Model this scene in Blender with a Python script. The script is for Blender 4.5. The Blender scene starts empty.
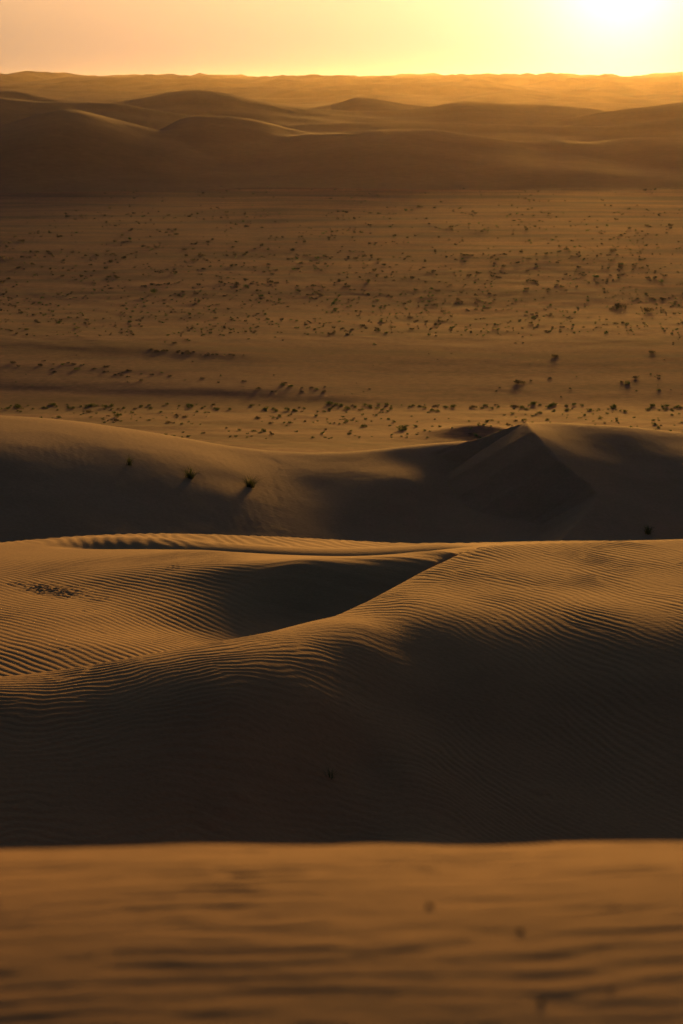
import bpy, math, random
import numpy as np

random.seed(7)
S = bpy.context.scene
C = S.collection
R = math.radians

# ------------------------------------------------------------------ camera
CAM_Z = 34.0
K = 36.0 / 1024 / 100.0            # tangent step of one picture row (100 mm lens)
HORIZON = 92.0
PITCH = math.atan((512 - HORIZON) * K)
CP, SP = math.cos(PITCH), math.sin(PITCH)

cam_d = bpy.data.cameras.new('camera')
cam_d.lens = 100
cam_d.sensor_width = 36
cam_d.clip_start = 0.1
cam_d.clip_end = 30000
cam = bpy.data.objects.new('camera', cam_d)
cam.location = (0, 0, CAM_Z)
cam.rotation_euler = (math.pi / 2 - PITCH, 0, 0)
C.objects.link(cam)
S.camera = cam
cam_d.dof.use_dof = True
cam_d.dof.focus_distance = 54
cam_d.dof.aperture_fstop = 5.6


def P(u, v, Y):
    """surveyed point: bearing/elevation read off the photograph, Y metres ahead"""
    x = (u - 341.5) * K
    y = -(v - 512) * K
    t = Y / (CP + y * SP)
    return (x * t, Y, CAM_Z + t * (y * CP - SP))


# ------------------------------------------------------------------ maths
def _hash(ix, iy, seed):
    h = (ix.astype(np.int64) * 374761393 + iy.astype(np.int64) * 668265263 + seed * 1442695041) & 0xFFFFFFFF
    h = ((h ^ (h >> 13)) * 1274126177) & 0xFFFFFFFF
    return (h ^ (h >> 16)) & 0xFFFF


def noise(x, y, seed=0):
    x, y = np.broadcast_arrays(np.asarray(x, float), np.asarray(y, float))
    ix, iy = np.floor(x), np.floor(y)
    fx, fy = x - ix, y - iy
    ux = fx * fx * fx * (fx * (fx * 6 - 15) + 10)
    uy = fy * fy * fy * (fy * (fy * 6 - 15) + 10)

    def g(dx, dy):
        a = _hash(ix + dx, iy + dy, seed) * (2 * np.pi / 65536)
        return np.cos(a) * (fx - dx) + np.sin(a) * (fy - dy)
    a = g(0, 0) + ux * (g(1, 0) - g(0, 0))
    b = g(0, 1) + ux * (g(1, 1) - g(0, 1))
    return (a + uy * (b - a)) * 1.4


def fbm(x, y, seed=0, octv=4, gain=0.5):
    s, a = 0, 1
    for i in range(octv):
        s = s + a * noise(x * 2 ** i, y * 2 ** i, seed + 17 * i)
        a *= gain
    return s


def smooth(a, b, x):
    t = np.clip((x - a) / (b - a), 0, 1)
    return t * t * (3 - 2 * t)


def spline(xs, ys, x):
    """smooth (Catmull-Rom style) interpolation, linear outside"""
    xs, ys = np.asarray(xs, float), np.asarray(ys, float)
    m = np.gradient(ys, xs)
    x = np.asarray(x, float)
    i = np.clip(np.searchsorted(xs, x) - 1, 0, len(xs) - 2)
    h = xs[i + 1] - xs[i]
    t = (x - xs[i]) / h
    tc = np.clip(t, 0, 1)
    r = ((2 * tc**3 - 3 * tc**2 + 1) * ys[i] + (tc**3 - 2 * tc**2 + tc) * h * m[i]
         + (-2 * tc**3 + 3 * tc**2) * ys[i + 1] + (tc**3 - tc**2) * h * m[i + 1])
    return r


class Sheet:
    """thin-plate surface through control points"""
    def __init__(self, pts, sx=1.0, lam=0.0):
        p = np.array(pts, float)
        self.sx = sx
        self.q = np.column_stack([p[:, 0] * sx, p[:, 1]])
        self.c0 = self.q.mean(0)
        n = len(p)
        d = self.q[:, None] - self.q[None]
        r2 = (d * d).sum(-1)
        A = np.zeros((n + 3, n + 3))
        A[:n, :n] = self.k(r2) + lam * np.eye(n)
        A[:n, n] = 1
        A[:n, n + 1:] = self.q - self.c0
        A[n:, :n] = A[:n, n:].T
        self.w = np.linalg.solve(A, np.concatenate([p[:, 2], [0, 0, 0]]))

    @staticmethod
    def k(r2):
        return 0.5 * r2 * np.log(np.maximum(r2, 1e-12))

    def __call__(self, X, Y):
        X, Y = np.broadcast_arrays(np.asarray(X, float), np.asarray(Y, float))
        sh = X.shape
        x, y = X.ravel() * self.sx, Y.ravel()
        out = np.empty(len(x))
        n = len(self.q)
        for a in range(0, len(x), 100000):
            xs, ys = x[a:a + 100000], y[a:a + 100000]
            acc = self.w[n] + self.w[n + 1] * (xs - self.c0[0]) + self.w[n + 2] * (ys - self.c0[1])
            for i in range(n):
                acc = acc + self.w[i] * self.k((xs - self.q[i, 0])**2 + (ys - self.q[i, 1])**2)
            out[a:a + 100000] = acc
        return out.reshape(sh)


def relu(s, r):
    return 0.5 * (np.sqrt(s * s + r * r) + s)


def smax(a, b, r):
    return b + relu(a - b, r)


# ------------------------------------------------------------------ materials
def sand(name, base, dark, nscale, bump_scale=0, bump_dist=0.0, stretch=(1, 1, 1), grain=0.10):
    m = bpy.data.materials.new(name)
    m.use_nodes = True
    nt = m.node_tree
    N, L = nt.nodes, nt.links
    b = N['Principled BSDF']
    b.inputs['Roughness'].default_value = 0.95
    b.inputs['Specular IOR Level'].default_value = 0.08
    tc = N.new('ShaderNodeTexCoord')
    mp = N.new('ShaderNodeMapping')
    mp.inputs['Scale'].default_value = stretch
    L.new(tc.outputs['Object'], mp.inputs['Vector'])
    n1 = N.new('ShaderNodeTexNoise')
    n1.inputs['Scale'].default_value = nscale
    n1.inputs['Detail'].default_value = 6
    n1.inputs['Roughness'].default_value = 0.6
    L.new(mp.outputs[0], n1.inputs['Vector'])
    rp = N.new('ShaderNodeValToRGB')
    rp.color_ramp.elements[0].position = 0.36
    rp.color_ramp.elements[0].color = (*dark, 1)
    rp.color_ramp.elements[1].position = 0.62
    rp.color_ramp.elements[1].color = (*base, 1)
    L.new(n1.outputs['Fac'], rp.inputs[0])
    n2 = N.new('ShaderNodeTexNoise')
    n2.inputs['Scale'].default_value = bump_scale * 1.7 if bump_scale else 30
    n2.inputs['Detail'].default_value = 3
    L.new(tc.outputs['Object'], n2.inputs['Vector'])
    mx = N.new('ShaderNodeMix')
    mx.data_type = 'RGBA'
    mx.blend_type = 'MULTIPLY'
    mx.inputs[0].default_value = 1
    mr = N.new('ShaderNodeMapRange')
    mr.inputs['From Min'].default_value = 0.3
    mr.inputs['From Max'].default_value = 0.7
    mr.inputs['To Min'].default_value = 1 - grain
    mr.inputs['To Max'].default_value = 1 + grain
    L.new(n2.outputs['Fac'], mr.inputs[0])
    L.new(rp.outputs[0], mx.inputs[6])
    L.new(mr.outputs[0], mx.inputs[7])
    L.new(mx.outputs[2], b.inputs['Base Color'])
    if bump_scale:
        n3 = N.new('ShaderNodeTexNoise')
        n3.inputs['Scale'].default_value = bump_scale
        n3.inputs['Detail'].default_value = 5
        L.new(tc.outputs['Object'], n3.inputs['Vector'])
        bp = N.new('ShaderNodeBump')
        bp.inputs['Distance'].default_value = bump_dist
        bp.inputs['Strength'].default_value = 1
        L.new(n3.outputs['Fac'], bp.inputs['Height'])
        L.new(bp.outputs[0], b.inputs['Normal'])
    return m


def plain_mat(name, col, rough=0.9, var=0.35, leaf=False):
    m = bpy.data.materials.new(name)
    m.use_nodes = True
    N, L = m.node_tree.nodes, m.node_tree.links
    b = N['Principled BSDF']
    b.inputs['Roughness'].default_value = rough
    b.inputs['Specular IOR Level'].default_value = 0.15
    tc = N.new('ShaderNodeTexCoord')
    n = N.new('ShaderNodeTexNoise')
    n.inputs['Scale'].default_value = 6
    L.new(tc.outputs['Object'], n.inputs['Vector'])
    r = N.new('ShaderNodeValToRGB')
    r.color_ramp.elements[0].position = 0.35
    r.color_ramp.elements[1].position = 0.65
    r.color_ramp.elements[0].color = (*[c * (1 - var) for c in col], 1)
    r.color_ramp.elements[1].color = (*[min(1, c * (1 + var)) for c in col], 1)
    L.new(n.outputs['Fac'], r.inputs[0])
    L.new(r.outputs[0], b.inputs['Base Color'])
    if leaf:
        tr = N.new('ShaderNodeBsdfTranslucent')
        L.new(r.outputs[0], tr.inputs['Color'])
        mxs = N.new('ShaderNodeMixShader')
        mxs.inputs[0].default_value = 0.45
        L.new(b.outputs[0], mxs.inputs[1])
        L.new(tr.outputs[0], mxs.inputs[2])
        L.new(mxs.outputs[0], N['Material Output'].inputs['Surface'])
    return m


SAND = (0.47, 0.26, 0.105)
SAND_D = (0.40, 0.22, 0.09)
M_fore = sand('foreground sand', SAND, SAND_D, 2.2, 260, 0.0015, (1, 1.6, 1), 0.12)
M_mid = sand('rippled sand', SAND, SAND_D, 0.35, 9, 0.012, (1, 1, 1), 0.08)
M_back = sand('wind packed sand', (0.44, 0.26, 0.125), (0.37, 0.215, 0.10), 0.12, 4, 0.03, (1, 1, 1), 0.10)
M_plain = sand('gravelly sand', (0.29, 0.130, 0.074), (0.12, 0.062, 0.044), 0.06, 0.7, 0.03, (0.30, 1, 1), 0.25)
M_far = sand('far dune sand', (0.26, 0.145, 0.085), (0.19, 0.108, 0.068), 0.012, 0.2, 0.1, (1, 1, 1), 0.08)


# ------------------------------------------------------------------ mesh helpers
def grid_mesh(name, X, Y, Z, mat, **props):
    nr, nc = X.shape
    co = np.stack([X, Y, Z], -1).reshape(-1, 3).astype(np.float32)
    idx = np.arange(nr * nc).reshape(nr, nc)
    q = np.stack([idx[:-1, :-1], idx[:-1, 1:], idx[1:, 1:], idx[1:, :-1]], -1).reshape(-1, 4)
    me = bpy.data.meshes.new(name)
    me.vertices.add(len(co))
    me.vertices.foreach_set('co', co.ravel())
    me.loops.add(q.size)
    me.loops.foreach_set('vertex_index', q.ravel().astype(np.int32))
    me.polygons.add(len(q))
    me.polygons.foreach_set('loop_start', np.arange(0, q.size, 4, dtype=np.int32))
    me.polygons.foreach_set('loop_total', np.full(len(q), 4, np.int32))
    me.polygons.foreach_set('use_smooth', np.ones(len(q), bool))
    me.update()
    me.validate()
    me.materials.append(mat)
    o = bpy.data.objects.new(name, me)
    for k, v in props.items():
        o[k] = v
    C.objects.link(o)
    return o


def tri_mesh(name, V, F, mat, smooth_=False):
    me = bpy.data.meshes.new(name)
    me.from_pydata([tuple(map(float, v)) for v in V], [], [tuple(map(int, f)) for f in F])
    if smooth_:
        for p in me.polygons:
            p.use_smooth = True
    me.update()
    me.materials.append(mat)
    return me


def fan_cols(fine, half=0.135, wide=0.45, coarse=0.012):
    f = np.arange(-half, half + fine, fine)
    c = np.arange(half + coarse, wide, coarse)
    return np.concatenate([-c[::-1], f, c])


def fan(cols, rows):
    T, Y = np.meshgrid(cols, rows)
    return T * Y, Y


# ================================================================== FOREGROUND DUNE
def fore_z(X, Y):
    yc = 5.1 + 0.05 * noise(X * 0.9, 0.3, 3) + 0.025 * noise(X * 3.1, 0.7, 4)
    zc = CAM_Z - 0.2698 * 5.1 + 0.010 * X + 0.012 * noise(X * 1.3, 2.2, 9)
    s = np.clip((Y - (yc - 1.9)) / 1.9, 0, None)
    # slope away grows from 2 to 15 degrees at the brow, then the lee falls off
    a, b, n = 0.012, 0.258, 1.6
    drop = a * (Y - yc) + b * 1.9 * (s**(n + 1) - 1) / (n + 1)
    lim = yc + 0.9
    sl = np.clip((lim - (yc - 1.9)) / 1.9, 0, None)
    dl = a * (lim - yc) + b * 1.9 * (sl**(n + 1) - 1) / (n + 1)
    drop = np.where(Y > lim, dl + 0.58 * (Y - lim), drop)
    return zc - drop + 0.020 * noise(X * 0.55, Y * 0.55, 21)


def fore_full(X, Y):
    z = fore_z(X, Y)
    tilt = -0.15 * X - 0.05 * X * X
    w = 0.055 * noise(X * 1.6, Y * 2.2, 31) + 0.030 * noise(X * 4.0, Y * 4.0, 32) + 0.010 * noise(X * 12, Y * 12, 34)
    ph = 2 * np.pi * (Y + tilt + w) / 0.074
    ph2 = ph * 0.86 + 1.6 * noise(X * 3.0, Y * 3.5, 36)
    m = smooth(-0.15, 0.15, noise(X * 4.6, Y * 6.0, 37))
    amp = 0.00115 * np.clip(0.9 + 0.9 * noise(X * 3.0, Y * 5.0, 33), 0.45, 1.5) * (0.6 + 0.5 * smooth(3.5, 4.7, Y)) * smooth(1.0, 2.5, Y) * (1 - 0.3 * smooth(4.6, 5.15, Y))
    rip = amp * (m * (np.sin(ph) + 0.3 * np.sin(2 * ph + 0.9)) + (1 - m) * (np.sin(ph2) + 0.3 * np.sin(2 * ph2 + 0.9)))
    z = z + rip + 0.0013 * fbm(X * 7, Y * 10, 35, 4) + 0.0012 * noise(X * 2.2, Y * 3.0, 38)
    # a few scuffs
    for (u, v, r) in [(430, 906, .02), (250, 868, .03)]:
        yy = 3.3 + (1024 - v) / 179 * 1.75
        x0 = (u - 341.5) * K * yy
        d2 = ((X - x0) / r)**2 + ((Y - yy) / (r * 1.5))**2
        z = z - 0.003 * np.exp(-d2) + 0.002 * np.exp(-((X - x0) / r)**2 - ((Y - yy - 2 * r) / r)**2)
    return z


xs = np.concatenate([np.arange(-26, -3, 1.0), np.arange(-3, -1.2, 0.06), np.arange(-1.2, 1.2, 0.007), np.arange(1.2, 3, 0.06), np.arange(3, 27, 1.0)])
ys = np.concatenate([np.arange(-30, 0, 1.0), np.arange(0, 2.8, 0.05), np.arange(2.8, 5.8, 0.007), np.arange(5.8, 9, 0.1), np.arange(9, 34, 1.0)])
X, Y = np.meshgrid(xs, ys)
grid_mesh('foreground_dune', X, Y, fore_full(X, Y), M_fore, kind='structure', label='softly blurred rippled sand brow closest to the viewer')

# ================================================================== MIDDLE DUNE (rippled hump)
crest = [(-320, 690, 42), (-150, 683, 42.5), (0, 668, 44), (100, 655, 45), (200, 640, 46.5), (270, 628, 48), (330, 614, 50.5), (365, 599, 53),
         (400, 580, 56), (440, 560, 59.5), (480, 543, 62.5), (520, 540, 64), (600, 537.5, 66), (683, 535, 67), (850, 532, 68), (1050, 530, 69)]
cr = np.array([P(*c) for c in crest])
F_pts = [P(*c) for c in crest]
F_pts += [P(*c) for c in [
    (-200, 720, 40.4), (-200, 790, 37.0), (-200, 860, 34.4),
    (0, 690, 41.9), (0, 720, 40.3), (0, 760, 38.5), (0, 800, 37.0), (0, 850, 35.2),
    (110, 680, 43.0), (110, 715, 41.0), (110, 750, 39.4), (110, 790, 37.9), (110, 850, 35.8),
    (230, 665, 43.6), (230, 700, 41.6), (230, 740, 40.3), (230, 790, 38.8), (230, 850, 37.0),
    (320, 640, 46.5), (320, 660, 45.0), (320, 700, 42.9), (320, 740, 41.6), (320, 790, 40.0), (320, 850, 38.0),
    (365, 625, 48.4), (365, 645, 46.9), (365, 665, 45.9), (365, 700, 44.3), (365, 770, 41.6), (365, 850, 38.4),
    (410, 600, 52.3), (410, 618, 50.1), (410, 635, 48.8), (410, 655, 47.6), (410, 700, 45.2), (410, 770, 41.4), (410, 850, 37.6),
    (480, 570, 57.8), (480, 600, 53.2), (480, 618, 50.9), (480, 635, 49.5), (480, 655, 48.1), (480, 680, 46.7), (480, 710, 45.4), (480, 780, 42.2), (480, 850, 39.0),
    (580, 560, 61.2), (580, 590, 56.0), (580, 613, 52.4), (580, 630, 50.8), (580, 650, 49.3), (580, 680, 47.5), (580, 710, 46.1), (580, 780, 43.0), (580, 850, 39.8),
    (683, 560, 62.0), (683, 590, 56.6), (683, 615, 52.6), (683, 632, 50.9), (683, 652, 49.4), (683, 682, 47.6), (683, 715, 46.1), (683, 780, 43.2), (683, 850, 40.0),
    (850, 560, 62.5), (850, 620, 53), (850, 660, 50.4), (850, 780, 45), (850, 860, 41.5),
]]
F_pts += [(x, y, zf - 0.10 * (35 - y)) for x, zf in ((-9, 24.3), (-3.5, 24.1), (0, 23.4), (3.5, 22.7), (9, 22.7)) for y in (32, 28)]
F = Sheet(F_pts, sx=1.6, lam=0.6)


def f_crest(X):
    return spline(cr[:, 0], cr[:, 1], np.clip(X, cr[0, 0], cr[-1, 0]))


def mid_base(X, Y):
    return F(np.clip(X, -11, 20), Y)


def mid_z(X, Y):
    z = mid_base(X, Y)
    s = Y - f_crest(X)
    lip = 0.4 + 0.25 * smooth(-1.0, -5.0, X)
    return z - 0.62 * relu(s - 0.15, lip) + 0.31 * 0


def lam_y(Y):
    return 0.28 + 0.25 * smooth(42, 58, Y)


yy_ = np.linspace(30, 75, 2000)
ph_ = np.cumsum(1 / lam_y(yy_)) * (yy_[1] - yy_[0])


def mid_rip(X, Y):
    x0 = 0.9
    a = 1.55 * np.sqrt((X - x0)**2 + 1.2) * np.where(X > x0, 1.25, 0.42)
    a = a - 1.55 * math.sqrt(1.2) * np.where(X > x0, 1.25, 0.42)
    w = 0.55 * noise(X * 0.35, Y * 0.16, 41) + 0.42 * noise(X * 0.8, Y * 0.4, 42) + 0.14 * noise(X * 2.2, Y * 1.1, 44)
    ph = 2 * np.pi * np.interp(Y + a + w, yy_, ph_)
    amp = 0.0066 - 0.0002 * smooth(46, 58, Y)
    amp = amp * np.clip(0.75 + 0.8 * noise(X * 0.6, Y * 0.25, 43), 0.1, 1.5)
    smooth_patch = np.exp(-((X - 1.0) / 2.2)**2 - ((Y - 48.5) / 3.0)**2)
    amp = amp * (1 - 0.9 * smooth_patch)
    # a second train of slightly different spacing takes over in patches: forks and breaks
    ph2 = ph * 1.13 + 2.2 * noise(X * 0.9, Y * 0.45, 45)
    m = smooth(-0.12, 0.12, noise(X * 0.75, Y * 0.5, 46))
    s1 = np.sin(ph) + 0.3 * np.sin(2 * ph + 0.8)
    s2 = np.sin(ph2) + 0.3 * np.sin(2 * ph2 + 0.8)
    return amp * (m * s1 + (1 - m) * s2)


rows = np.concatenate([np.arange(30, 33.5, 0.5), np.arange(33.5, 69, 0.05), np.arange(69, 90, 1.0)])
X, Y = fan(fan_cols(0.0006), rows)
Z = mid_z(X, Y) + mid_rip(X, Y) * (Y < f_crest(X) + 0.5)
# footprints trodden along the far brow
rng = np.random.default_rng(5)
for i in range(46):
    xx = 3.0 + i * 0.14
    yb = f_crest(np.array([xx]))[0] - 0.25 + 0.3 * (i % 2)
    Z -= 0.035 * np.exp(-((X - xx) / 0.07)**2 - ((Y - yb) / 0.35)**2)
    Z += 0.018 * np.exp(-((X - xx) / 0.09)**2 - ((Y - yb - 0.6) / 0.3)**2)
for (u, v, Yd) in [(240, 769, 38.8), (208, 798, 37.7), (225, 785, 38.2), (540, 775, 42.3)]:
    px, py, _ = P(u, v, Yd)
    Z += 0.02 * np.exp(-((X - px) / 0.12)**2 - ((Y - py) / 0.16)**2) - 0.015 * np.exp(-((X - px) / 0.16)**2 - ((Y - py + 0.25) / 0.14)**2)
grid_mesh('middle_dune', X, Y, Z, M_mid, kind='structure', label='large rippled dune with a dark near face and a sunlit brow')

# ================================================================== BOWL AND CREST BEHIND
top = [(-400, 560, 70), (-120, 553, 73), (0, 541, 78), (60, 535, 79), (140, 531, 80), (230, 532, 79), (330, 536.5, 77), (430, 541, 72.5), (490, 540.5, 70), (560, 539, 70), (700, 540, 70), (900, 545, 70)]
tp = np.array([P(*c) for c in top])
B_pts = [P(*c) for c in [
    (0, 668, 46.4), (0, 640, 50), (0, 610, 55.6), (0, 580, 62.5), (0, 560, 68.5), (0, 547, 73.5),
    (-200, 680, 45), (-200, 630, 52), (-200, 580, 63), (-200, 560, 69),
    (100, 645, 48.8), (100, 615, 54.4), (100, 585, 61), (100, 562, 67.5), (100, 549, 72.5),
    (180, 630, 54.0), (180, 610, 56.3), (180, 585, 59.7), (180, 562, 64.0), (180, 551, 69),
    (240, 622, 55.3), (240, 600, 57.3), (240, 580, 59.2), (240, 564, 61.0), (250, 557, 64.5),
    (300, 612, 56.5), (300, 590, 57.6), (300, 572, 58.6), (300, 562, 59.4),
    (350, 602, 57.0), (350, 585, 57.9), (350, 568, 58.9), (350, 562.5, 59.4),
    (400, 582, 58.0), (400, 568, 58.9), (400, 558, 59.9), (440, 557, 60.2), (440, 551.5, 60.9),
    (468, 551, 61.8), (520, 552, 61.5),
]]
B_pts += [P(*c) for c in [(300, 558, 61.8), (341, 559, 61.8), (380, 556.5, 62.2), (420, 552.5, 63.0), (450, 549, 63.6), (480, 545.5, 64.4), (520, 545, 65)]]
B_pts += [(p[0], p[1], p[2]) for p in tp]
B_pts += [P(*c) for c in [(20, 541.5, 76.0), (140, 540.5, 75.4), (230, 543, 74.0), (330, 548.5, 70.5), (400, 548, 68.4)]]
Bs = Sheet(B_pts, sx=1.6, lam=0.3)
# small secondary lip inside the crest: lit line, then a shaded trough
lip = np.array([P(*c) for c in [(40, 546, 74.0), (100, 545, 74.0), (150, 545, 73.2), (200, 548.5, 71.2), (260, 553, 68.6), (341, 556.5, 66.2), (420, 551, 65.6), (470, 546, 65.6)]])


def bowl_z(X, Y):
    z = Bs(np.clip(X, -14, 8), Y)
    s = Y - spline(tp[:, 0], tp[:, 1], np.clip(X, tp[0, 0], tp[-1, 0]))
    z = z - 0.45 * relu(s - 0.2, 0.5)
    z = z - 0.7 * relu(f_crest(X) - Y + 0.2 - 1.2 * smooth(-4, -8, X), 0.25)
    ls = Y - spline(lip[:, 0], lip[:, 1], np.clip(X, lip[0, 0], lip[-1, 0]))
    win = smooth(-8.2, -6.0, X) * (1 - smooth(2.2, 3.4, X))
    z = z - win * 0.16 * np.exp(-((ls + 0.1) / 0.8)**2) + win * 0.06 * np.exp(-((ls - 2.2) / 1.0)**2)
    return z


def bowl_rip(X, Y):
    # regular ripples on the lit western flank
    a = 2.0 * X
    w = 0.30 * noise(X * 0.4, Y * 0.15, 51) + 0.10 * noise(X * 1.8, Y * 0.8, 52)
    ph = 2 * np.pi * (Y + a + w) / 0.46
    left = 1 - smooth(-2.8, -1.2, X + 0.04 * (Y - 58))
    amp = 0.0065 * left * (1 - smooth(67, 71, Y)) * np.clip(0.95 + 0.5 * noise(X * 0.5, Y * 0.2, 53), 0.6, 1.3)
    r = amp * (np.sin(ph) + 0.3 * np.sin(2 * ph + 0.8))
    # avalanche tongues down the slip face
    right = smooth(-2.4, -0.8, X) * smooth(52, 55, Y) * (1 - smooth(62.5, 63.6, Y))
    q = Y * 0.42 + X * 1.0
    r = r + right * 0.020 * (noise(q * 2.6 - 1.9 * X, q * 0.25, 54) + 0.6 * noise(q * 5.5 - 4.0 * X, q * 0.3, 55))
    # fine ripples on the top shelf
    ph2 = 2 * np.pi * (Y * 0.25 + X * 1.3 + 0.3 * noise(X, Y * .3, 56)) / 0.45
    r = r + 0.010 * smooth(69, 72, Y + 0.6 * X) * np.sin(ph2)
    return r


rows = np.concatenate([np.arange(42, 81, 0.05), np.arange(81, 110, 1.0)])
X, Y = fan(fan_cols(0.0006), rows)
Z = bowl_z(X, Y) + bowl_rip(X, Y)
# wind scour and disturbed sand on the left flank
for (u, v, Yd, rx, ry, h) in [(40, 586, 61.0, .35, .8, .10), (55, 589, 60.2, .45, .7, .14), (70, 594, 59.2, .4, .7, .10), (20, 583, 61.8, .25, .6, .06), (95, 600, 58, .3, .5, .05),
                              (105, 628, 52, .2, .5, .05), (175, 574, 63, .3, .6, .05), (85, 612, 55.5, .2, .4, .04), (64, 650, 48.4, .2, .4, .03)]:
    px, py, _ = P(u, v, Yd)
    d = np.exp(-((X - px) / rx)**2 - ((Y - py) / ry)**2)
    Z += 0.09 * h * d * (0.2 + 2.6 * fbm(X * 8, Y * 4, 57, 4, 0.65)) - 0.18 * h * np.exp(-((X - px) / rx)**2 - ((Y - py + 1.3 * ry) / (0.7 * ry))**2)
# footprints along the top
for i in range(80):
    xx = -8.5 + i * 0.15
    yb = spline(tp[:, 0], tp[:, 1], np.array([xx]))[0] - 0.45 + 0.35 * (i % 2)
    Z -= 0.07 * np.exp(-((X - xx) / 0.075)**2 - ((Y - yb) / 0.4)**2)
    Z += 0.02 * np.exp(-((X - xx) / 0.09)**2 - ((Y - yb - 0.7) / 0.35)**2)
grid_mesh('bowl_dune', X, Y, Z, M_mid, kind='structure', label='sunlit dune with a shaded bowl and a trodden crest behind the large rippled dune')

# ================================================================== BACK DUNES
d1c = [(-500, 400, 150), (-200, 401, 150), (0, 412, 150), (60, 416, 151), (120, 424, 151), (180, 434, 151.5), (250, 446, 152), (300, 450, 153), (350, 450, 154), (400, 446, 155), (450, 441, 155.5), (520, 440, 156), (700, 445, 158)]
d1 = np.array([P(*c) for c in d1c])
D1_pts = [P(*c) for c in d1c] + [P(*c) for c in [
    (-200, 430, 138), (-200, 445, 133), (-200, 480, 126), (-200, 540, 117),
    (0, 420, 146), (0, 430, 141.3), (0, 440, 137.5), (0, 450, 134.5), (0, 475, 129.4), (0, 505, 124.4), (0, 535, 119.4),
    (120, 432, 147), (120, 440, 143.5), (120, 450, 140), (120, 465, 136.4), (120, 485, 132.2), (120, 510, 127.6), (120, 538, 122.2),
    (230, 451, 149), (230, 459, 145.5), (230, 470, 141.5), (230, 480, 138.8), (230, 495, 134.8), (230, 515, 130.8), (230, 540, 125.8),
    (320, 460, 150.5), (320, 470, 147), (320, 485, 143), (320, 500, 139), (320, 525, 133), (320, 545, 128.4),
    (400, 457, 152.3), (400, 478, 144.6), (400, 505, 138.5), (400, 540, 131),
    (470, 462, 151), (475, 485, 147), (490, 506, 140), (505, 540, 131), (440, 480, 146), (440, 510, 139.5), (440, 535, 133.5), (570, 552, 127), (650, 556, 128)]]
D1 = Sheet(D1_pts, sx=2.0, lam=1.0)
edge = np.array([P(*c) for c in [(462, 438, 153), (485, 432, 152.8), (508, 424.5, 152.4), (525, 420, 152), (532, 431, 147.0), (543, 445, 143.2), (558, 460, 140.2), (576, 474, 138), (590, 484.5, 136.3), (597, 493, 134.8), (594, 504, 132.2), (583, 518, 129.2), (566, 535, 125), (545, 556, 120.5)]])
d2c = [(525, 420, 152), (560, 421, 153), (620, 424.5, 154), (683, 431, 155), (800, 442, 156), (1000, 455, 158)]
d2 = np.array([P(*c) for c in d2c])
D2_pts = [P(*c) for c in d2c] + [tuple(e) for e in edge[4:]] + [P(*c) for c in [
    (575, 428, 151.4), (640, 433, 152), (700, 440, 153), (800, 455, 149),
    (605, 450, 146), (683, 458, 145.6), (800, 470, 145),
    (640, 480, 139.6), (720, 490, 138.6), (640, 510, 133.2), (720, 520, 132.6), (625, 540, 127), (720, 548, 127), (900, 500, 138), (900, 550, 128)]]
D2 = Sheet(D2_pts, sx=2.0, lam=0.4)


def poly_dist(X, Y, pl):
    best = np.full(X.shape, 1e9)
    sign = np.ones(X.shape)
    zz = np.zeros(X.shape)
    for a, b in zip(pl[:-1], pl[1:]):
        dx, dy = b[0] - a[0], b[1] - a[1]
        L2 = dx * dx + dy * dy
        t = np.clip(((X - a[0]) * dx + (Y - a[1]) * dy) / L2, 0, 1)
        ex, ey = X - a[0] - t * dx, Y - a[1] - t * dy
        d = np.hypot(ex, ey)
        m = d < best
        best = np.where(m, d, best)
        sign = np.where(m, np.sign(dx * ey - dy * ex), sign)
        zz = np.where(m, a[2] + t * (b[2] - a[2]), zz)
    return best, sign, zz


def back_z(X, Y):
    z1 = D1(np.clip(X, -32, 20), Y)
    s1 = Y - spline(d1[:, 0], d1[:, 1], np.clip(X, d1[0, 0], d1[-1, 0]))
    z1 = z1 - 0.30 * relu(s1 - 1, 2.0)
    z2 = D2(np.clip(X, 2, 34), Y)
    s2 = Y - spline(d2[:, 0], d2[:, 1], np.clip(X, d2[0, 0], d2[-1, 0]))
    z2 = z2 - 0.32 * relu(s2 - 1, 1.6)
    d, sg, ze = poly_dist(X, Y, edge)
    ze = ze - 0.32 * relu(s2 - 1, 1.6)
    wob = 0.10 * noise(X * 0.8, Y * 0.12, 61)
    slip = ze - 0.57 * d + wob * smooth(0.3, 1.5, d)
    left = sg < 0            # running towards the camera, west lies on the right hand
    z2 = np.where(left, np.minimum(slip, z2 + 0.2), z2)
    z2 = np.where(left, slip, z2)
    z2 = np.where(~left & (X < edge[3][0]), np.minimum(z2, ze - 0.3 * d), z2)
    return np.maximum(z1, z2)


rows = np.concatenate([np.arange(96, 108, 1.0), np.arange(108, 165, 0.16), np.arange(165, 240, 2.0)])
X, Y = fan(fan_cols(0.00075), rows)
Z = back_z(X, Y)
rip = 2 * np.pi * (X * 1.0 + 0.12 * Y + 0.25 * noise(X * .4, Y * .2, 62)) / 0.42
Z += 0.003 * np.sin(rip) * np.clip(0.6 + noise(X * .3, Y * .15, 63), 0, 1.2)
Z += 0.012 * fbm(X * 0.5, Y * 0.25, 64, 3)
Z += 0.02 * fbm(X * 1.1, Y * 0.5, 65, 3) * (1 - smooth(129, 134, Y))
# a line of tracks up the left dune
for i in range(22):
    px, py, _ = P(275 + 3 * math.sin(i * .5), 455 + i * 2.2, 149 - i * 0.75)
    Z -= 0.012 * np.exp(-((X - px) / 0.16)**2 - ((Y - py) / 0.35)**2)
grid_mesh('back_dune', X, Y, Z, M_back, kind='structure', label='shaded dune ridge with a pointed slip face, in front of the scrub plain')


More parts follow.
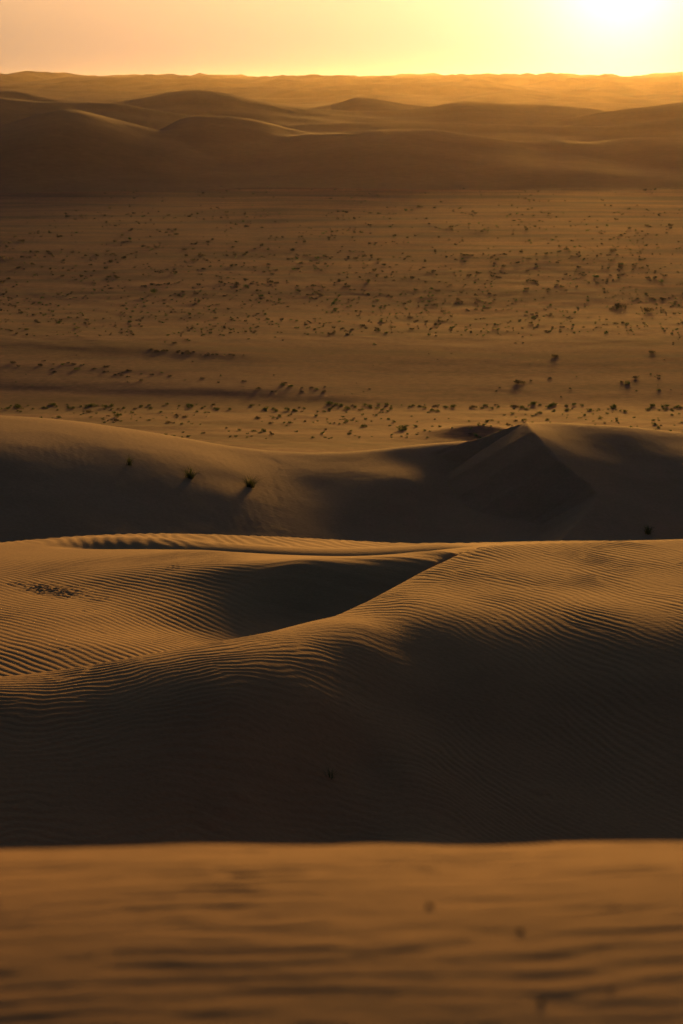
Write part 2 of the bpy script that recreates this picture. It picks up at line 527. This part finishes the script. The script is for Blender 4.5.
# ================================================================== PLAIN
def tanv(v):
    """tangent of the angle below the horizon at picture row v"""
    y = -(v - 512) * K
    return -(y * CP - SP) / (CP + y * SP)


# (row, slope away from the viewer): swales and low swells of the plain
prof = [(470, .04), (440, .045), (425, .045), (414, .040), (406, .014), (400, .0), (380, -.006), (372, -.012), (358, -.012), (350, -.008), (345, -.004),
        (338, .004), (325, .004), (312, .002), (304, -.005), (295, -.014), (280, -.016), (262, -.016), (240, -.016), (215, -.016), (185, -.018)]
vs_ = np.linspace(470, 182, 8000)
sl_ = np.interp(vs_, [p_[0] for p_ in prof[::-1]], [p_[1] for p_ in prof[::-1]])
tv_ = tanv(vs_)
py_ = np.empty(8000)
py_[0] = 246.0
for i in range(1, 8000):
    py_[i] = py_[i - 1] * (1 - (tv_[i] - tv_[i - 1]) / (tv_[i] - sl_[i]))
hz_ = CAM_Z - py_ * tv_


def bank(X, Y, pts, h, wd):
    """low bank: the ground steps up going away, along a line across the plain"""
    us = np.array([p_[0] for p_ in pts], float)
    yc = np.interp([p_[1] for p_ in pts][::1], vs_[::-1], py_[::-1])
    xc = (us - 341.5) * K * yc
    Yc = spline(xc, yc, np.clip(X, xc[0], xc[-1]))
    win = np.interp(X, xc, [p_[2] for p_ in pts])
    s = (Y - Yc + 2.0 * noise(X / 9, Y / 9, 74)) / wd
    return 0.45 * win * h * (np.tanh(s) - 1.0 * np.tanh((s - 4) / 4))


BANKS = [([(-120, 380, 1), (0, 386, 1), (170, 393, 1), (300, 399, .8), (420, 404, 0)], .45, 6.0),
         ([(-120, 366, .6), (0, 370, .7), (120, 374, .5), (260, 381, 0)], .30, 5.0),
         ([(-60, 344, 0), (60, 349, .8), (150, 354, .9), (240, 361, .6), (300, 364, 0)], .40, 6.0),
         ([(380, 398, 0), (470, 392, .5), (600, 396, .6), (740, 392, .6)], .25, 6.0),
         ([(300, 358, 0), (420, 362, .5), (560, 366, .5), (740, 362, .4)], .30, 7.0)]


def plain_z(X, Y):
    z = np.interp(Y + 6 * noise(X / 60, Y / 90, 70) * smooth(270, 320, Y), py_, hz_)
    z = z - 0.03 * np.maximum(0, Y - py_[-1] - 10)
    for b_ in BANKS:
        z = z + bank(X, Y, *b_)
    veg = smooth(255, 262, Y) * (1 - 0.85 * smooth(318, 330, Y) * (1 - smooth(395, 410, Y)))
    z = z + 0.06 * fbm(X / 7, Y / 9, 71, 4, 0.55) * veg + 0.02 * fbm(X / 3, Y / 10, 72, 3)
    z = z + 0.35 * noise(X / 40, Y / 70, 73)
    # low dark mound just behind the sharp dune
    m = P(478, 410, 288)
    z = z + 1.0 * np.exp(-((X - m[0]) / 4.5)**2 - ((Y - m[1]) / 7)**2)
    return z


rows = np.concatenate([np.arange(175, 255, 4.0), np.arange(255, 420, 0.35), np.arange(420, 700, 0.9), np.arange(700, 1200, 3)])
X, Y = fan(fan_cols(0.0008, 0.135, 0.6), rows)
grid_mesh('sand_plain', X, Y, plain_z(X, Y), M_plain, kind='structure', label='broad reddish sand plain dotted with shrubs')

# ================================================================== FAR DUNES
ridges = [
    # crest rows, distance, front slope, back slope, lip
    ([(-250, 150), (-50, 138), (0, 126), (40, 117), (75, 112), (105, 117), (140, 126), (175, 136), (240, 152), (330, 165)], 1080, .06, .16, 12),
    ([(60, 160), (120, 146), (150, 136), (165, 128), (180, 120), (200, 116.5), (220, 117), (260, 122), (300, 131), (340, 141), (400, 160)], 1150, .065, .14, 11),
    ([(200, 165), (260, 150), (300, 137), (350, 131.5), (420, 132), (480, 138), (530, 144), (560, 144), (600, 150), (680, 160)], 1090, .055, .12, 12),
    ([(480, 165), (540, 154), (590, 146), (640, 141), (683, 139.5), (760, 138), (900, 136)], 1110, .055, .14, 12),
    ([(-250, 98), (-60, 96), (0, 97.5), (30, 101), (70, 103), (120, 106), (160, 113), (200, 119), (260, 126), (340, 135)], 1480, .07, .10, 14),
    ([(60, 110), (100, 105), (150, 97), (185, 91.5), (215, 92), (260, 100), (300, 107.5), (340, 111), (400, 111.5), (430, 108), (465, 103), (500, 105), (560, 107), (600, 111), (650, 117), (720, 125)], 1680, .06, .10, 16),
    ([(-80, 104), (-20, 97), (15, 91), (40, 95), (80, 100), (150, 105), (220, 112)], 1800, .06, .12, 14),
    ([(400, 128), (480, 124), (560, 120), (600, 113), (640, 107), (683, 101), (740, 96), (850, 93)], 1560, .06, .12, 14),
    ([(280, 112), (320, 106), (340, 102), (355, 97), (375, 98), (400, 102.5), (440, 108), (500, 114)], 1950, .06, .12, 10),
    ([(-200, 128), (100, 124), (230, 128), (330, 124), (420, 122), (520, 126), (640, 130), (760, 128)], 1420, .06, .08, 20),
]


def far_z(X, Y):
    z = base0 = hz_[-1] - 0.9 + 0.016 * np.clip(Y - py_[-1], -120, 200) + 1.1 * noise(X / 70, Y / 90, 87) * smooth(840, 930, Y) - 1.6 * (1 - smooth(790, 880, Y)) + 1.5 * noise(X / 110, Y / 80, 84) * smooth(900, 1020, Y)
    for i, (cr_, D, a, b, r) in enumerate(ridges):
        pts = np.array([P(u, v, D) for u, v in cr_])
        sc = D / np.maximum(Y, 1)
        Xc = np.clip(X * (D / D), pts[0, 0], pts[-1, 0])
        zc = spline(pts[:, 0], pts[:, 2], Xc)
        zw = sum(spline(pts[:, 0], pts[:, 2], np.clip(X + q, pts[0, 0], pts[-1, 0])) for q in (-90, -60, -30, 0, 30, 60, 90)) / 7
        t_ = smooth(20, 300, D - Y)
        zc = zc + (np.minimum(zw, zc.max()) - zc) * t_
        yc = D + 26 * noise(X / 90 + i * 3.3, i * 1.7, 80) + 8 * noise(X / 28 + i * 5.1, i * 2.3, 81)
        s = Y - yc
        zz = zc - 0.5 * (a + b) * (np.sqrt(s * s + r * r) - r) - 0.5 * (b - a) * s
        zz = zz - 0.00012 * np.minimum(s, 0)**2 * 0.0
        z = smax(zz, z, 2.5)
    z = z + 2.6 * (np.abs(noise(X / 62 + 0.3 * noise(X / 50, Y / 80, 86), Y / 260, 85)) - 0.3) * smooth(860, 960, Y) * (1 - 0.6 * smooth(1250, 1400, Y))
    z = z + 1.0 * noise(X / 70, Y / 60, 82) * smooth(1000, 1100, Y) + 0.10 * noise(X / 22, Y / 22, 83)
    z = base0 + (z - base0) * smooth(795, 960, Y)
    return z


rows = np.concatenate([np.arange(780, 2000, 2.5), np.arange(2000, 2400, 10)])
X, Y = fan(fan_cols(0.0009, 0.135, 0.6), rows)
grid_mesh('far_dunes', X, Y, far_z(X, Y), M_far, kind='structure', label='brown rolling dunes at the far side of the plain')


def dist_z(X, Y):
    base = np.interp(Y, [2200, 3000, 4200, 6000, 9000, 11500, 12500, 14000], [-4, 2, 12, 30, 58, 78, 78, 30])
    n = 1 - np.abs(noise(X / 560 + 0.4 * noise(X / 600, Y / 600, 91), Y / 520, 90))
    n2 = 1 - np.abs(noise(X / 300, Y / 300, 92))
    base = base + 26 * noise(X / 420, Y / 3000, 93) * smooth(5000, 9000, Y)
    return base + (75 * (n - 0.75) + 34 * (n2 - 0.75)) * smooth(2200, 7000, Y)


rows = np.concatenate([np.arange(2200, 12600, 26), np.arange(12600, 14000, 120)])
X, Y = fan(fan_cols(0.0011, 0.135, 0.6), rows)
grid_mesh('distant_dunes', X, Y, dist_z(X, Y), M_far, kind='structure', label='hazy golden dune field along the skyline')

# ground under everything, out to the horizon
gx = np.linspace(-9000, 9000, 41)
gy = np.linspace(-900, 14500, 41)
X, Y = np.meshgrid(gx, gy)
grid_mesh('ground', X, Y, np.full(X.shape, -8.0), M_plain, kind='structure', label='sandy desert ground stretching to the horizon')

# ================================================================== PLANTS
M_green = plain_mat('shrub leaves', (0.12, 0.17, 0.055), leaf=True)
M_dry = plain_mat('dry shrub twigs', (0.11, 0.09, 0.055), leaf=True)
M_grass = plain_mat('desert grass', (0.10, 0.12, 0.04), leaf=True)
M_stone = plain_mat('dark stone', (0.11, 0.08, 0.055))


def bush(n, seed, w=0.5, h=0.5, leaf=0.10, mound=True):
    """low uneven clump of leaf faces on thin stems"""
    r = random.Random(seed)
    V, Fc = [], []
    lobes = [(r.uniform(-.5, .5) * w, r.uniform(-.5, .5) * w, r.uniform(.08, .5) * h, r.uniform(.25, .5) * w) for _ in range(5)]
    for i in range(n):
        lx, ly, lz, lr = r.choice(lobes)
        a, b = r.uniform(0, 6.283), r.uniform(-1.0, 1.3)
        q = lr * r.uniform(.5, 1.05)
        c = (lx + q * math.cos(a) * math.cos(b), ly + q * math.sin(a) * math.cos(b), max(0.02, lz + q * math.sin(b) * h / w))
        d = [r.uniform(-1, 1) for _ in range(3)]
        d[2] = abs(d[2]) + .3
        e = [r.uniform(-1, 1) for _ in range(3)]
        l = leaf * r.uniform(.6, 1.5)
        k = len(V)
        V.append(c)
        V.append((c[0] + l * d[0] * .6 + l * .3 * e[0], c[1] + l * d[1] * .6 + l * .3 * e[1], c[2] + l * d[2] * .6 + l * .3 * e[2]))
        V.append((c[0] + l * d[0] * 1.2, c[1] + l * d[1] * 1.2, c[2] + l * d[2] * 1.2))
        V.append((c[0] + l * d[0] * .6 - l * .3 * e[0], c[1] + l * d[1] * .6 - l * .3 * e[1], c[2] + l * d[2] * .6 - l * .3 * e[2]))
        Fc.append((k, k + 1, k + 2, k + 3))
    for lx, ly, lz, lr in lobes:          # stems
        k = len(V)
        t = .012
        V += [(-t, 0, -.05), (t, 0, -.05), (lx + t, ly, lz), (lx - t, ly, lz), (0, -t, -.05), (0, t, -.05), (lx, ly + t, lz), (lx, ly - t, lz)]
        Fc += [(k, k + 1, k + 2, k + 3), (k + 4, k + 5, k + 6, k + 7)]
    return V, Fc


def tuft(n, seed, h=0.5, spread=0.35, width=0.012):
    """bunch of arching grass blades"""
    r = random.Random(seed)
    V, Fc = [], []
    for i in range(n):
        a = r.uniform(0, 6.283)
        b0 = r.uniform(0, spread * .3)
        out = r.uniform(.15, 1) * spread
        hh = h * r.uniform(.45, 1.0) * (1 - .35 * out / spread)
        ca, sa = math.cos(a), math.sin(a)
        k = len(V)
        for j in range(4):
            t = j / 3
            rad = b0 + out * t * t
            z = hh * (t - .25 * t * t * t) - .03
            ww = width * (1 - t * .85)
            V += [(rad * ca - ww * sa, rad * sa + ww * ca, z), (rad * ca + ww * sa, rad * sa - ww * ca, z)]
        for j in range(3):
            Fc.append((k + 2 * j, k + 2 * j + 1, k + 2 * j + 3, k + 2 * j + 2))
    return V, Fc


def put(name, me, loc, rz, sc, label, cat, group=None):
    o = bpy.data.objects.new(name, me)
    o.location = loc
    o.rotation_euler = (0, 0, rz)
    o.scale = sc
    o['label'] = label
    o['category'] = cat
    if group:
        o['group'] = group
    C.objects.link(o)
    return o


# --- grass tufts on the near dunes, each one distinct
def zat(fn, x, y):
    return float(fn(np.array([[x]]), np.array([[y]]))[0, 0])


for (u, v, Yd, fn, h, sp, n, lab) in [
    (250, 487, 136, back_z, .95, .75, 150, 'dark bushy grass tuft, largest of three on the shaded slope of the back dune'),
    (190, 478, 137.5, back_z, .95, .70, 110, 'wispy grass tuft on shaded back dune, between the faintest and the darkest tuft'),
    (129, 465, 140, back_z, .85, .50, 60, 'faint sparse grass tuft highest and leftmost on the shaded back dune'),
    (648, 534, 117.5, back_z, .75, .45, 70, 'thin upright grass tuft at the foot of the back dune by the footprint crest'),
    (330, 778, 38.6, mid_z, .26, .26, 34, 'sparse grass tuft growing in the dark hollow below the middle dune')]:
    # slide along the bearing until the surface is met
    x, y, z = P(u, v, Yd)
    ys_ = np.linspace(Yd - 14, Yd + 14, 561)
    pts = np.array([P(u, v, q) for q in ys_])
    zs = fn(pts[:, 0][None], pts[:, 1][None])[0]
    hit = np.nonzero(zs >= pts[:, 2])[0]
    i = hit[0] if len(hit) else 280
    V, Fc = tuft(n, int(u), h, sp, 0.014 if Yd > 100 else .005)
    put('grass_tuft', tri_mesh('grass_tuft', V, Fc, M_grass), (pts[i, 0], pts[i, 1], zs[i]), 0, (1, 1, 1), lab, 'grass tuft')

# --- stones lying on the foreground sand
for (u, v, r_, lab) in [
    (430, 907, .004, 'tiny dark pebble on the rippled foreground sand, nearest the shaded brow'),
    (521, 933, .004, 'tiny dark pebble half buried at mid height of the foreground sand'),
    (610, 990, .003, 'tiny dark pebble at the lower right of the foreground sand'),
    (541, 1002, .004, 'dark clod of sand with a hollow beside it at the bottom of the foreground')]:
    ys_ = np.linspace(3.0, 5.1, 400)
    pts = np.array([P(u, v, q) for q in ys_])
    zs = fore_full(pts[:, 0][None], pts[:, 1][None])[0]
    hit = np.nonzero(zs >= pts[:, 2])[0]
    i = hit[0] if len(hit) else 200
    rr = random.Random(int(u))
    V, Fc = [], []
    nlat, nlon = 6, 10
    for a in range(nlat + 1):
        for b in range(nlon):
            th, ph = math.pi * a / nlat, 2 * math.pi * b / nlon
            q = r_ * (1 + .18 * math.sin(3 * ph + u) * math.sin(th) + rr.uniform(-.08, .08))
            V.append((1.35 * q * math.sin(th) * math.cos(ph), q * math.sin(th) * math.sin(ph), .7 * q * math.cos(th)))
    for a in range(nlat):
        for b in range(nlon):
            Fc.append((a * nlon + b, a * nlon + (b + 1) % nlon, (a + 1) * nlon + (b + 1) % nlon, (a + 1) * nlon + b))
    put('pebble', tri_mesh('pebble', V, Fc, M_stone, True), (pts[i, 0], pts[i, 1], zs[i] + .3 * r_), rr.uniform(0, 6), (1, 1, 1), lab, 'pebble')

# --- desert shrubs
green = [tri_mesh('green_shrub', *bush(190, 100 + i, .55, .55, .11), M_green) for i in range(5)]
dry = [tri_mesh('dry_shrub', *bush(170, 200 + i, .65, .42, .11), M_dry) for i in range(5)]
tiny_g = [bush(34, 300 + i, .62, .5, .36) for i in range(4)]
tiny_d = [bush(34, 400 + i, .75, .42, .36) for i in range(4)]

shr = []            # (u, v, size m, green?, band)
rr = random.Random(11)


def clump(u, v):
    return float(noise(u / 55.0, v / 14.0, 140)) + 0.5 * float(noise(u / 18.0, v / 6.0, 141))


def scatter(n, v0, v1, s0, s1, pg, band, u0=-60, u1=745, thr=-0.1, power=1.0):
    k = 0
    while k < n:
        u, v = rr.uniform(u0, u1), v0 + (v1 - v0) * rr.random()**power
        if clump(u, v) < thr + rr.uniform(-.25, .25):
            continue
        shr.append((u, v, s0 * (s1 / s0)**(rr.random()**1.8), rr.random() < pg, band))
        k += 1


scatter(150, 404.5, 412, .7, 1.6, .95, 'row', thr=-.5)
scatter(22, 404, 409, .8, 1.9, .95, 'row', 300, 683, -.5)
scatter(90, 412, 440, .6, 1.4, .8, 'strip', thr=-.15)
scatter(46, 312, 330, .7, 1.6, .55, 'plain', thr=-.2)
scatter(130, 312, 345, .6, 1.5, .30, 'plain')
scatter(150, 282, 312, .8, 1.9, .30, 'plain')
scatter(50, 298, 310, .8, 1.8, .6, 'plain', thr=-.4)
scatter(480, 255, 288, .8, 2.2, .12, 'far')
scatter(560, 212, 258, .8, 2.2, .1, 'far')
scatter(260, 185, 218, .9, 2.2, .05, 'far', thr=.05)
scatter(620, 290, 336, .6, 1.4, .45, 'far', thr=-.3)
scatter(330, 404.5, 440, .5, 1.1, .8, 'far', thr=-.3)
scatter(420, 285, 335, .5, 1.0, .5, 'far', thr=-.2)
scatter(380, 225, 285, .6, 1.3, .2, 'far', thr=-.2)
scatter(60, 345, 400, .3, .7, .3, 'far', thr=0.1)
for i in range(30):      # hummocks along the two track banks
    t = rr.random()
    shr.append((150 + 90 * t + rr.uniform(-8, 8), 350 + 7 * t + rr.uniform(-1.5, 1.5), rr.uniform(.6, 1.2), False, 'bank'))
for i in range(46):
    t = rr.random()
    shr.append((10 + 330 * t + rr.uniform(-10, 10), 363 + 30 * t + rr.uniform(-6, 6), rr.uniform(.6, 1.5), rr.random() < .2, 'bank'))
scatter(18, 368, 398, .7, 1.6, .2, 'bank', 520, 720, -.4)

special = [
    (520, 383, 2.6, False, 'low dark shrub mound standing alone on the bare sand right of the wheel tracks'),
    (652, 353, 2.0, False, 'solitary round dark shrub on the orange sand at the right of the plain'),
    (620, 308, 3.2, False, 'tallest dark bush at the right, beside a second bush on the gravel plain'),
    (648, 312, 3.0, False, 'wide dark bush at the right, lower neighbour of the tallest bush'),
    (437, 325, 2.0, False, 'single black round shrub on the open plain right of the centre'),
    (420, 207, 3.0, False, 'lone dark shrub high on the far slope near the foot of the dunes'),
    (555, 357, 2.2, False, 'broad flat dark shrub in the middle of the orange sand'),
    (402, 430, 1.9, True, 'tallest green shrub in the bright sand strip, above the dune saddle'),
    (118, 417, 1.9, True, 'wide green shrub standing alone close above the left dune crest'),
    (153, 293, 2.6, True, 'upright dark green bush taller than those around it on the left plain')]


def on_plain(u, v):
    ys_ = np.arange(240, 1300, 2.0)
    x = (u - 341.5) * K
    y = -(v - 512) * K
    t = ys_ / (CP + y * SP)
    zr = CAM_Z + t * (y * CP - SP)
    zs = np.maximum(plain_z(x * t, ys_), -50)
    hit = np.nonzero(zs >= zr)[0]
    if not len(hit):
        return None
    i = hit[0]
    if i > 0:
        f = (zr[i - 1] - zs[i - 1]) / max(1e-6, (zr[i - 1] - zs[i - 1]) + (zs[i] - zr[i]))
        Yh = ys_[i - 1] + f * 2
    else:
        Yh = ys_[i]
    tt = Yh / (CP + y * SP)
    return x * tt, Yh, zat(plain_z, x * tt, Yh)


LAB = {
    ('row', True): 'leafy green shrub in the dense row along the far edge of the bright sand strip',
    ('row', False): 'dry brown shrub in the dense row along the far edge of the bright sand strip',
    ('strip', True): 'small green shrub scattered on the bright sand strip behind the dunes',
    ('strip', False): 'small dry brown shrub scattered on the bright sand strip behind the dunes',
    ('bank', True): 'greenish low shrub on the dark bank beside the wheel tracks',
    ('bank', False): 'dark dry shrub hummock on the bank beside the wheel tracks',
    ('plain', True): 'green low shrub among many on the open plain beyond the wheel tracks',
    ('plain', False): 'dark dry shrub among many on the open plain beyond the wheel tracks',
}
GRP = {'row': 'shrubs in a row at the far edge of the bright strip', 'strip': 'shrubs scattered on the bright sand strip',
       'bank': 'shrubs on the banks of the wheel tracks', 'plain': 'shrubs on the open plain'}

for i, (u, v, sz, g, lab) in enumerate(special):
    p = on_plain(u, v)
    if p:
        put('shrub', (green if g else dry)[i % 5], (p[0], p[1], p[2] - .03), i * 1.3, (sz / 1.6, sz / 1.6, sz / (1.5 if 'tall' in lab else 2.1)), lab, 'shrub')

cand = []
for s in shr:
    p = on_plain(s[0], s[1])
    if p:
        cand.append((s[2] / p[1] if s[4] != 'far' else 0.0, s, p))
cand.sort(key=lambda c: -c[0])
MAXI = 288
inframe = 0
rest_V = {True: [], False: []}
rest_F = {True: [], False: []}
rest_n = {True: 0, False: 0}
for i, (_, s, p) in enumerate(cand):
    u, v, sz, g, band = s
    seen = -12 < u < 695
    sc = sz / 1.55
    hs = sc * rr.uniform(.5, .95)
    a = rr.uniform(0, 6.283)
    if band != 'far' and inframe < MAXI and seen:
        inframe += 1
        put('shrub', (green if g else dry)[i % 5], (p[0], p[1], p[2] - .03), a, (sc, sc, hs), LAB[(band, g)], 'shrub', GRP[band])
    else:
        Vb, Fb = (tiny_g if g else tiny_d)[i % 4]
        Vb = np.array(Vb)
        sc, hs = sc * 0.66, hs * 0.6
        ca, sa = math.cos(a), math.sin(a)
        W = np.column_stack([p[0] + sc * (Vb[:, 0] * ca - Vb[:, 1] * sa), p[1] + sc * (Vb[:, 0] * sa + Vb[:, 1] * ca), p[2] - .03 + hs * Vb[:, 2]])
        rest_V[g].append(W)
        rest_F[g] += [tuple(k + rest_n[g] for k in f) for f in Fb]
        rest_n[g] += len(W)
Vall = np.concatenate([np.concatenate(rest_V[False]), np.concatenate(rest_V[True])])
Fall = rest_F[False] + [tuple(k + rest_n[False] for k in f) for f in rest_F[True]]
me = tri_mesh('distant_scrub', Vall, Fall, M_dry)
me.materials.append(M_green)
mi = np.zeros(len(Fall), np.int32)
mi[len(rest_F[False]):] = 1
me.polygons.foreach_set('material_index', mi)
o = bpy.data.objects.new('distant_scrub', me)
o['kind'] = 'stuff'
o['label'] = 'small dark scrub dotted over the distant plain'
o['category'] = 'scrub'
C.objects.link(o)

# ================================================================== LIGHT, SKY, HAZE
SUN_EL, SUN_AZ = 1.45, 5.5            # degrees above the horizon, degrees east of the view
SUN_COL = (1.0, 0.445, 0.08)
sd = bpy.data.lights.new('sun', 'SUN')
sd.energy = 5.0
sd.angle = R(5.0)      # the disc swells into a soft glow in the dust
sd.color = SUN_COL
so = bpy.data.objects.new('sun', sd)
so.location = (300, 3000, 400)
so.rotation_euler = (R(90 - SUN_EL), 0, R(180 - SUN_AZ))
C.objects.link(so)
import mathutils
dirv = mathutils.Vector((math.sin(R(SUN_AZ)) * math.cos(R(SUN_EL)), math.cos(R(SUN_AZ)) * math.cos(R(SUN_EL)), math.sin(R(SUN_EL))))
so.rotation_euler = dirv.to_track_quat('Z', 'Y').to_euler()

w = bpy.data.worlds.new('World')
S.world = w
w.use_nodes = True
N, L = w.node_tree.nodes, w.node_tree.links
bg = N['Background']
sky = N.new('ShaderNodeTexSky')
sky.sky_type = 'NISHITA'
sky.sun_disc = False
sky.sun_elevation = R(SUN_EL)
sky.sun_rotation = R(SUN_AZ)
sky.altitude = 100
sky.air_density = 0.8
sky.dust_density = 4.0
sky.ozone_density = 3.0
tint = N.new('ShaderNodeMix')
tint.data_type = 'RGBA'
tint.blend_type = 'MULTIPLY'
tint.inputs[0].default_value = 1
tint.inputs[7].default_value = (0.88, 0.75, 0.66, 1)
L.new(sky.outputs[0], tint.inputs[6])
L.new(tint.outputs[2], bg.inputs['Color'])
bg.inputs['Strength'].default_value = 0.145
# bright dusty aureole of the low sun, by angle from the sun's direction
tcw = N.new('ShaderNodeTexCoord')
dt = N.new('ShaderNodeVectorMath')
dt.operation = 'DOT_PRODUCT'
glow_el = R(2.2)            # the dust glow is centred a little above the disc
dt.inputs[1].default_value = (math.sin(R(SUN_AZ)) * math.cos(glow_el), math.cos(R(SUN_AZ)) * math.cos(glow_el), math.sin(glow_el))
nrm = N.new('ShaderNodeVectorMath')
nrm.operation = 'NORMALIZE'
L.new(tcw.outputs['Generated'], nrm.inputs[0])
L.new(nrm.outputs[0], dt.inputs[0])


def mth(op, a, b=None):
    n = N.new('ShaderNodeMath')
    n.operation = op
    for i, q in enumerate((a, b)):
        if q is None:
            continue
        if isinstance(q, (int, float)):
            n.inputs[i].default_value = q
        else:
            L.new(q, n.inputs[i])
    return n.outputs[0]


ang = mth('MULTIPLY', mth('ARCCOSINE', mth('MINIMUM', dt.outputs['Value'], 0.9999999)), 180 / math.pi)
mixed = bg.outputs[0]
for col, power, width, ex in [((1.0, 0.81, 0.58), 0.33, 22.0, 2.0), ((1.0, 0.80, 0.72), 0.36, 3.8, 1.0), ((1.0, 0.92, 0.80), 0.9, 1.1, 1.0)]:
    f = mth('EXPONENT', mth('MULTIPLY', mth('POWER', mth('DIVIDE', ang, width), ex), -1.0))
    b_ = N.new('ShaderNodeBackground')
    b_.inputs['Color'].default_value = (*col, 1)
    L.new(mth('MULTIPLY', f, power), b_.inputs['Strength'])
    ad = N.new('ShaderNodeAddShader')
    L.new(mixed, ad.inputs[0])
    L.new(b_.outputs[0], ad.inputs[1])
    mixed = ad.outputs[0]
L.new(mixed, N['World Output'].inputs['Surface'])

# haze
hm = bpy.data.materials.new('haze')
hm.use_nodes = True
nt = hm.node_tree
for n in list(nt.nodes):
    if n.type == 'BSDF_PRINCIPLED':
        nt.nodes.remove(n)
pv_ = nt.nodes.new('ShaderNodeVolumePrincipled')
pv_.inputs['Color'].default_value = (0.95, 0.86, 0.72, 1)
pv_.inputs['Density'].default_value = 5.8e-6
pv_.inputs['Anisotropy'].default_value = 0.85
nt.links.new(pv_.outputs[0], nt.nodes['Material Output'].inputs['Volume'])
x0, x1, y0, y1, z0, z1 = -9200, 9200, -1000, 14800, -9.0, 125.0
V = [(x0, y0, z0), (x1, y0, z0), (x1, y1, z0), (x0, y1, z0), (x0, y0, z1), (x1, y0, z1), (x1, y1, z1), (x0, y1, z1)]
Fc = [(0, 3, 2, 1), (4, 5, 6, 7), (0, 1, 5, 4), (1, 2, 6, 5), (2, 3, 7, 6), (3, 0, 4, 7)]
ho = bpy.data.objects.new('haze', tri_mesh('haze', V, Fc, hm))
ho['kind'] = 'stuff'
ho['label'] = 'pale dusty evening haze over the desert'
C.objects.link(ho)

# ================================================================== RENDER
S.view_settings.view_transform = 'Standard'
S.view_settings.look = 'None'
S.view_settings.gamma = 1.0
S.view_settings.exposure = 0.3
S.cycles.max_bounces = 4
S.cycles.diffuse_bounces = 2
S.cycles.volume_bounces = 0
S.cycles.use_denoising = True
